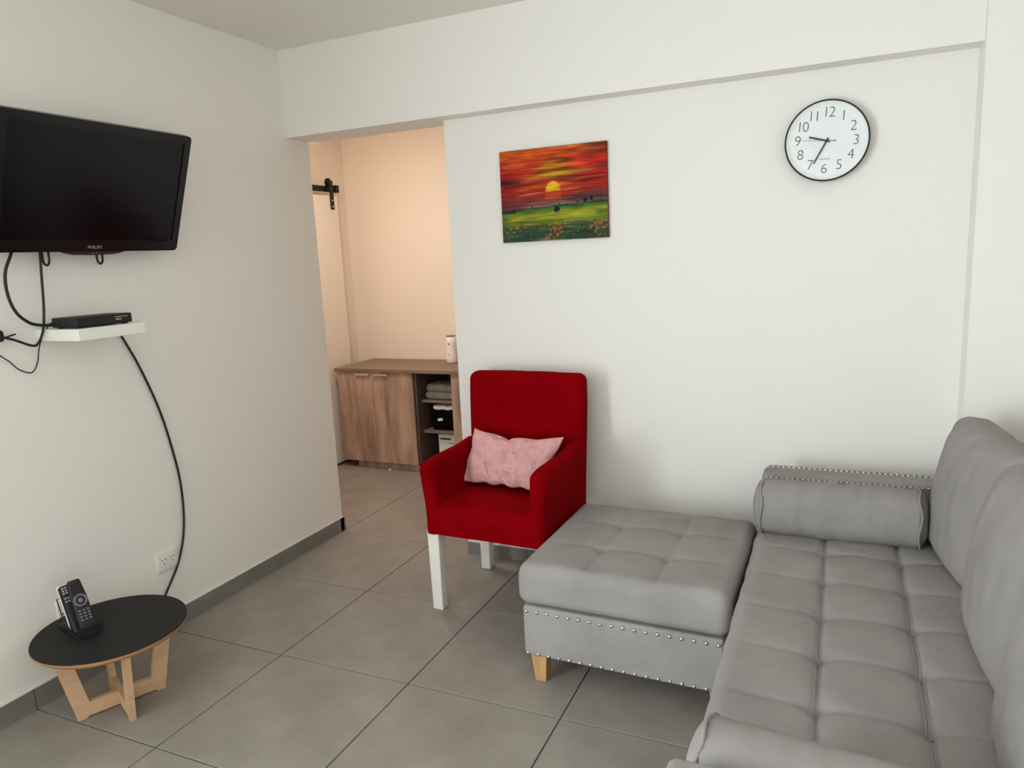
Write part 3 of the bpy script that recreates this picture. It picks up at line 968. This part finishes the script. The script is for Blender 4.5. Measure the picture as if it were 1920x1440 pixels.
def paint(u, v):
    """colour of the picture, u to the right and v upwards, both 0..1"""
    hor = 0.375 + 0.045 * (u - 0.5) + 0.004 * nz(u, 0, 0, 9, 1)
    if v > hor:
        s = (v - hor) / (1 - hor)
        st1 = nz(u * 1.6 + 0.25 * v, v * 9, 0, 1.4, 2)
        st2 = nz(u * 3.2, v * 22, 1, 1.2, 5)
        c = mixc((118, 66, 60), (176, 40, 26), s / 0.25)
        c = mixc(c, (196, 42, 26), (s - 0.25) / 0.3)
        c = mixc(c, (214, 86, 24), (s - 0.62) / 0.3)
        c = mixc(c, (222, 128, 20), smooth01((s - 0.86) / 0.14) * smooth01((u - 0.55) / 0.3))
        c = mixc(c, (214, 28, 28), 0.75 * smooth01((u - 0.62) / 0.3) * exp(-((s - 0.6) / 0.25) ** 2))
        c = mixc(c, (128, 16, 22), 0.75 * smooth01((0.35 - u) / 0.35) * exp(-((s - 0.42) / 0.22) ** 2))
        c = mixc(c, (96, 36, 20), 0.95 * smooth01((st1 - 0.0) / 0.3) * smooth01((s - 0.3) / 0.3))
        c = mixc(c, (240, 120, 50), 0.5 * smooth01((st2 - 0.15) / 0.3) * smooth01((s - 0.1) / 0.2))
        # glow bands above the sun
        for (cu, cs, wu, ws, col, am) in ((0.50, 0.67, 0.12, 0.06, (228, 160, 20), .9), (0.52, 0.53, 0.24, 0.05, (236, 184, 20), .95), (0.72, 0.55, 0.22, 0.025, (222, 150, 46), .6),
                                          (0.36, 0.35, 0.14, 0.03, (232, 134, 34), .8), (0.47, 0.72, 0.07, 0.05, (226, 150, 26), .8), (0.62, 0.36, 0.10, 0.03, (236, 130, 40), .8),
                                          (0.30, 0.47, 0.12, 0.014, (236, 150, 84), .9), (0.28, 0.235, 0.14, 0.010, (240, 170, 120), .9), (0.62, 0.25, 0.10, 0.012, (240, 150, 60), .8)):
            c = mixc(c, col, am * exp(-((u - cu) / wu) ** 2 - ((s - cs - 0.06 * (u - cu)) / ws) ** 2))
        d = hypot((u - 0.505) / 0.072, (s - 0.262) / 0.165)
        if s > 0.255:
            c = mixc(c, mixc((250, 214, 30), (240, 170, 20), abs(st2) * 2), smooth01((1.1 - d) / 0.3))
            c = mixc(c, (214, 140, 30), 0.7 * exp(-((s - 0.285 - 0.05 * (u - 0.5)) / 0.012) ** 2) * smooth01((1.1 - d) / 0.3))
        else:
            c = mixc(c, (224, 92, 26), 0.55 * smooth01((1.15 - abs(u - 0.505) / 0.078) / 0.4) * smooth01((s - 0.09) / 0.05))
        c = mixc(c, (150, 124, 130), 0.75 * exp(-(s / 0.07) ** 2) * smooth01((u - 0.12) / 0.2))
        c = mixc(c, (96, 70, 76), 0.6 * exp(-((s - 0.13) / 0.07) ** 2) * smooth01((u - 0.6) / 0.2))
        c = mixc(c, (92, 40, 46), 0.55 * exp(-((s - 0.1) / 0.08) ** 2) * smooth01((0.4 - u) / 0.3))
    else:
        g_ = v / hor
        st1 = nz(u * 2.2, v * 12, 0, 1.6, 8)
        c = mixc((44, 74, 58), (84, 110, 40), (g_ - 0.34) / 0.16)
        c = mixc(c, (164, 168, 36), (g_ - 0.44) / 0.22)
        c = mixc(c, (150, 164, 60), 0.6 * smooth01(st1 * 2.5))
        c = mixc(c, (70, 116, 40), (g_ - 0.80) / 0.14)
        c = mixc(c, (34, 84, 46), (g_ - 0.93) / 0.07)
        c = mixc(c, (60, 86, 40), 0.5 * smooth01((-st1 - 0.1) * 3) + 0.4 * smooth01((0.12 - u) / 0.12))
        if u < 0.14:
            c = mixc(c, (40, 34, 40), exp(-((g_ - 0.96) / 0.07) ** 2))
        lo = smooth01((0.62 - g_) / 0.2)
        f1 = nz(u * 42, v * 40, 0, 1.0, 3); f2 = nz(u * 70, v * 60, 2, 1.0, 6); f3 = nz(u * 6, v * 5, 0, 1.0, 9)
        dens = lo * smooth01((g_ + 0.1) / 0.25)
        c = mixc(c, (34, 70, 60), 0.7 * lo * smooth01(-f2 * 3))
        cl_ = max(exp(-((u - 0.53) / 0.075) ** 2 - ((g_ - 0.33) / 0.22) ** 2), 0.8 * exp(-((u - 0.91) / 0.1) ** 2 - ((g_ - 0.36) / 0.26) ** 2), 0.6 * exp(-((u - 0.12) / 0.16) ** 2 - ((g_ - 0.42) / 0.13) ** 2), 0.9 * exp(-((u - 0.44) / 0.05) ** 2 - ((g_ - 0.05) / 0.12) ** 2))
        c = mixc(c, (200, 116, 50), 0.9 * dens * smooth01((f1 + cl_ * 0.75 - 0.44) / 0.22))
        c = mixc(c, (176, 104, 84), 0.6 * lo * smooth01((f2 + 0.4 * cl_ - 0.5) / 0.15))
    for (tu, tg, rr) in ((0.535, 0.885, 0.026), (0.80, 1.06, 0.018), (0.855, 1.09, 0.015), (0.73, 1.03, 0.008), (0.30, 1.03, 0.007), (0.56, 1.02, 0.006), (0.64, 1.02, 0.006)):
        d = hypot(u - tu, (v - tg * hor) * hh / hw * 1.0) / rr
        c = mixc(c, (26, 34, 26), smooth01((1.2 - d - 0.3 * nz(u, v, 0, 60, 1)) / 0.3))
    if abs(u - 0.535) < 0.03 and abs(v - 0.785 * hor) < 0.012:
        c = mixc(c, (150, 110, 80), 0.7)
    k = 0.86 + 0.26 * nz(u * 4 + v * 2, v * 46, 0, 1.0, 12) + 0.14 * nz(u * 9, v * 90, 1, 1.0, 14)
    k -= 0.22 * smooth01((nz(u * 2.0 - 0.4 * v, v * 7, 0, 1.0, 17) - 0.05) / 0.35) * (1.0 if v > hor else 0.4)
    return tuple(max(0.0, x * k) for x in c)


GX, GY = 190, 150
mb = MB(); cols = []
for j in range(GY + 1):
    for i in range(GX + 1):
        u, v = i / GX, j / GY
        mb.v.append((-hw + 2 * hw * u, -0.0185, -hh + 2 * hh * v))
        cols.append(lin(*[c * 1.04 for c in paint(u, v)]))
for j in range(GY):
    for i in range(GX):
        a = j * (GX + 1) + i
        mb.f.append((a, a + 1, a + GX + 2, a + GX + 1))
can_m = bpy.data.materials.new('oil_paint'); can_m.use_nodes = True
at = can_m.node_tree.nodes.new('ShaderNodeAttribute'); at.attribute_name = 'pigment'
bs = can_m.node_tree.nodes['Principled BSDF']; bs.inputs['Roughness'].default_value = 0.7; bs.inputs['Specular IOR Level'].default_value = 0.2
can_m.node_tree.links.new(at.outputs['Color'], bs.inputs['Base Color'])
cv = mb.build('painted_canvas', can_m, pa)
ca = cv.data.color_attributes.new('pigment', 'FLOAT_COLOR', 'POINT')
ca.data.foreach_set('color', [x for c in cols for x in c])

# ------------------------------------------------------------------ wall clock
ck = thing('wall_clock', 'round white wall clock with thin black rim and grey numerals', 'clock', (2.574, YW, 1.926), (0, radians(3.8), 0))
CR = 0.153
lathe([(0, 0.0), (CR - 0.012, 0.0), (CR - 0.002, 0.012), (CR, 0.036), (CR - 0.001, 0.041), (CR - 0.004, 0.042), (CR - 0.006, 0.040), (CR - 0.007, 0.026)], 96, 'y').build('case', M['black_matte'], ck, True)
lathe([(CR - 0.0065, 0.0385), (CR - 0.012, 0.032), (CR - 0.02, 0.0275), (CR - 0.024, 0.0265)], 96, 'y').build('bevel_ring', M['dial'], ck, True)
lathe([(0, 0.0265), (CR - 0.005, 0.0265), (CR - 0.005, 0.02), (0, 0.02)], 96, 'y').build('dial', M['dial'], ck)
for h in range(1, 13):
    a = radians(30 * h)
    text_part('numeral', str(h), 0.055, M['clock_ink'], ck, (0.105 * sin(a), -0.0267, 0.105 * cos(a)), offset=-0.0007, extrude=0.0002, sx=0.95, space=0.84)
marks = MB(); dm = lathe([(0.0013, 0), (0.0013, 0.0003), (0, 0.0003)], 8, 'y')
dm5 = lathe([(0.0021, 0), (0.0021, 0.0003), (0, 0.0003)], 8, 'y')
for k in range(60):
    a = radians(6 * k); q = dm5 if k % 5 == 0 else dm
    marks.add(q.v, q.f, Matrix.Translation((0.1325 * sin(a), -0.0266, 0.1325 * cos(a))))
mk = marks.build('minute_marks', M['clock_ink'], ck); mk['kind'] = 'stuff'
text_part('dial_caption', 'QUARTZ', 0.0095, M['clock_ink'], ck, (0.0, -0.0267, -0.068), extrude=0.0002)


def hand(name, ang, poly, y, material):
    T = Matrix.Rotation(ang, 4, 'Y')
    return prism(poly, 0.0012, Matrix.Translation((0, y, 0)) @ T).build(name, material, ck)


hand('hour_hand', radians(283), [(-0.0035, -0.012), (0.0035, -0.012), (0.003, 0.066), (-0.003, 0.066)], -0.030, M['clock_hand'])
hand('minute_hand', radians(205), [(-0.003, -0.012), (0.003, -0.012), (0.0024, 0.094), (-0.0024, 0.094)], -0.0325, M['clock_hand'])
hand('second_hand', radians(271.5), [(-0.0018, -0.034), (0.0018, -0.034), (0.0006, 0), (0.0005, 0.092), (-0.0005, 0.092), (-0.0006, 0)], -0.035, M['clock_ink'])
lathe([(0, 0.0265), (0.006, 0.0265), (0.006, 0.036), (0.004, 0.037), (0, 0.037)], 20, 'y').build('hub', M['clock_hand'], ck)
lathe([(CR - 0.005, 0.0392), (0.1, 0.0402), (0, 0.0408)], 64, 'y').build('lens', M['glass'], ck, True)

# ------------------------------------------------------------------ corridor: cabinet
cb = thing('sideboard', 'brown oak sideboard with two doors and open shelves in the corridor', 'cabinet', (-0.28, 4.54, 0))
CBO = Vector((-0.28, 4.54, 0))


def cbx(name, a, b, material, parent=None, r=0.0015):
    a = Vector(a) - CBO; b = Vector(b) - CBO
    return rbox(tuple(a), tuple(b), r, (1, 1, 1), 1).build(name, material, parent or cb)


cbx('top', (-0.835, 4.275, 0.748), (0.30, 4.79, 0.773), M['cabtop'])
cbx('side_panel', (-0.825, 4.31, 0.05), (-0.807, 4.785, 0.748), M['cabdark'])
cbx('divider', (-0.160, 4.31, 0.05), (-0.142, 4.785, 0.748), M['cabdark'])
cbx('right_stile', (0.152, 4.295, 0.05), (0.29, 4.785, 0.748), M['cabinet'])
cbx('bottom_panel', (-0.807, 4.31, 0.05), (0.152, 4.785, 0.068), M['cabdark'])
cbx('back_panel', (-0.807, 4.775, 0.068), (0.152, 4.785, 0.748), M['cabdark'])
cbx('plinth', (-0.72, 4.325, 0.0), (0.20, 4.345, 0.052), M['cabinet'])
for x0, x1, hx0, hx1 in ((-0.827, -0.511, -0.653, -0.527), (-0.508, -0.163, -0.491, -0.366)):
    d = cbx('door', (x0, 4.292, 0.056), (x1, 4.31, 0.746), M['cabinet'])
    cbx('handle', (hx0, 4.272, 0.722), (hx1, 4.292, 0.736), M['steel'], d, 0.003)
for z in (0.535, 0.305):
    cbx('shelf', (-0.142, 4.37, z - 0.018), (0.152, 4.775, z), M['cabtop'])

# things in and on the sideboard
tw = thing('folded_towel', 'rolled grey towels on the upper open shelf of the sideboard', 'towel', (0.0, 4.5, 0.535))
for k, (z0, z1, dx) in enumerate(((0.0, 0.06, 0.0), (0.058, 0.115, 0.006))):
    rbox((-0.128 + dx, -0.11, z0), (0.125, 0.12, z1), 0.028, (10, 10, 3), 4,
         lambda x, y, z: (x + 0.006 * nz(x, y, z, 14, 2), y + 0.004 * nz(x, y, z, 16, 5), z + (0.004 * nz(x, y, z, 22, 8) if z > 0.02 else 0))).build('fold', M['towel'], tw, True)
bn = thing('black_bag', 'black bag with white liner on the middle shelf of the sideboard', 'bag', (0.02, 4.52, 0.305))
rbox((-0.12, -0.125, 0.0), (0.128, 0.13, 0.165), 0.03, (6, 6, 6), 4, lambda x, y, z: (x * (0.94 + 0.4 * z) + 0.004 * nz(x, y, z, 14), y, z)).build('body', M['bag_black'], bn, True)
rbox((-0.085, -0.128, 0.158), (0.125, 0.1, 0.19), 0.014, (12, 8, 2), 3, lambda x, y, z: (x, y + 0.008 * nz(x, 0, z, 20), z - 0.025 * max(0, nz(x, 0, 0, 16, 3)) + 0.006 * nz(x, y, 0, 26))).build('liner', M['bag_white'], bn, True)
MB().box((-0.036, -0.132, 0.078), (0.004, -0.1255, 0.096)).add([], []).build('patch', M['bag_white'], bn, rot=(0, radians(-8), 0))
bx = thing('white_carton', 'white printed carton on the lowest open shelf of the sideboard', 'box', (0.06, 4.5, 0.068))
rbox((-0.105, -0.09, 0.0), (0.085, 0.12, 0.205), 0.003, (1, 1, 1), 1).build('carton', M['box_white'], bx)
MB().box((-0.09, -0.0915, 0.165), (0.0, -0.0900, 0.178)).build('print_bar', M['ink_dark'], bx)
MB().box((-0.02, -0.0915, 0.135), (0.07, -0.0900, 0.141)).build('print_line', M['ink_rose'], bx)
MB().box((-0.03, -0.0915, 0.06), (0.02, -0.0900, 0.07)).build('print_line', M['ink_dark'], bx)
cn = thing('freshener_dispenser', 'white tapered air freshener dispenser standing on the sideboard', 'dispenser', (-0.012, 4.63, 0.773))
lathe([(0, 0.0), (0.034, 0.0), (0.043, 0.012), (0.044, 0.04), (0.040, 0.09), (0.0375, 0.15), (0.037, 0.200), (0, 0.200)], 32).build('body', M['can'], cn, True)
lathe([(0, 0.200), (0.037, 0.200), (0.037, 0.207), (0.034, 0.209), (0, 0.209)], 32).build('cap', M['can_grey'], cn)
lathe([(0.007, 0), (0.007, 0.002), (0, 0.002)], 16, 'y').build('nozzle', M['can_grey'], cn, loc=(0.0, -0.0372, 0.148))
lathe([(0.006, 0), (0.006, 0.001), (0, 0.001)], 16, 'y').build('emblem', M['ink_rose'], cn, loc=(0.002, -0.0415, 0.068))
pb = lathe([(0, 0), (0.008, 0.001), (0.011, 0.007), (0.008, 0.013), (0, 0.014)], 14).build('paper_ball', M['bag_white'], None, True, loc=(-0.41, 4.285, 0.0))
tag(pb, 'tiny white scrap lying on the floor by the sideboard plinth', 'scrap')

# sliding door on a black rail, left corridor wall
d1_ = bpy.data.objects.new('door_1', None); COL.objects.link(d1_); d1_.location = (-0.90, 4.0, 0)
struct(d1_, 'cream sliding door hung from a black rail in the corridor')
DO = Vector((-0.90, 4.0, 0))


def dbx(name, a, b, material, r=0.002):
    return rbox(tuple(Vector(a) - DO), tuple(Vector(b) - DO), r, (1, 1, 1), 1).build(name, material, d1_)


dbx('door_panel', (-0.918, 3.55, 0.022), (-0.876, 4.545, 2.055), M['door'])
dbx('rail', (-0.910, 3.25, 2.085), (-0.902, 4.60, 2.128), M['black_iron'])
for yy in (3.4, 4.25):
    dbx('rail_spacer', (-0.985, yy - 0.012, 2.09), (-0.91, yy + 0.012, 2.12), M['black_iron'])
dbx('end_stop', (-0.918, 4.555, 2.085), (-0.888, 4.595, 2.14), M['black_iron'])
for yy in (3.68, 4.475):
    dbx('hanger_strap', (-0.876, yy - 0.02, 1.955), (-0.868, yy + 0.02, 2.165), M['black_iron'])
    w = lathe([(0, 0), (0.036, 0), (0.036, 0.012), (0, 0.012)], 24)
    w.v = [(z, x, y) for x, y, z in w.v]
    w.build('roller', M['black_iron'], d1_, loc=tuple(Vector((-0.898, yy - 0.004, 2.15)) - DO))
    for zz in (1.975, 2.02):
        b_ = lathe([(0, 0), (0.007, 0), (0.005, 0.004), (0, 0.005)], 10)
        b_.v = [(z, x, y) for x, y, z in b_.v]
        b_.build('bolt', M['steel'], d1_, loc=tuple(Vector((-0.868, yy, zz)) - DO))
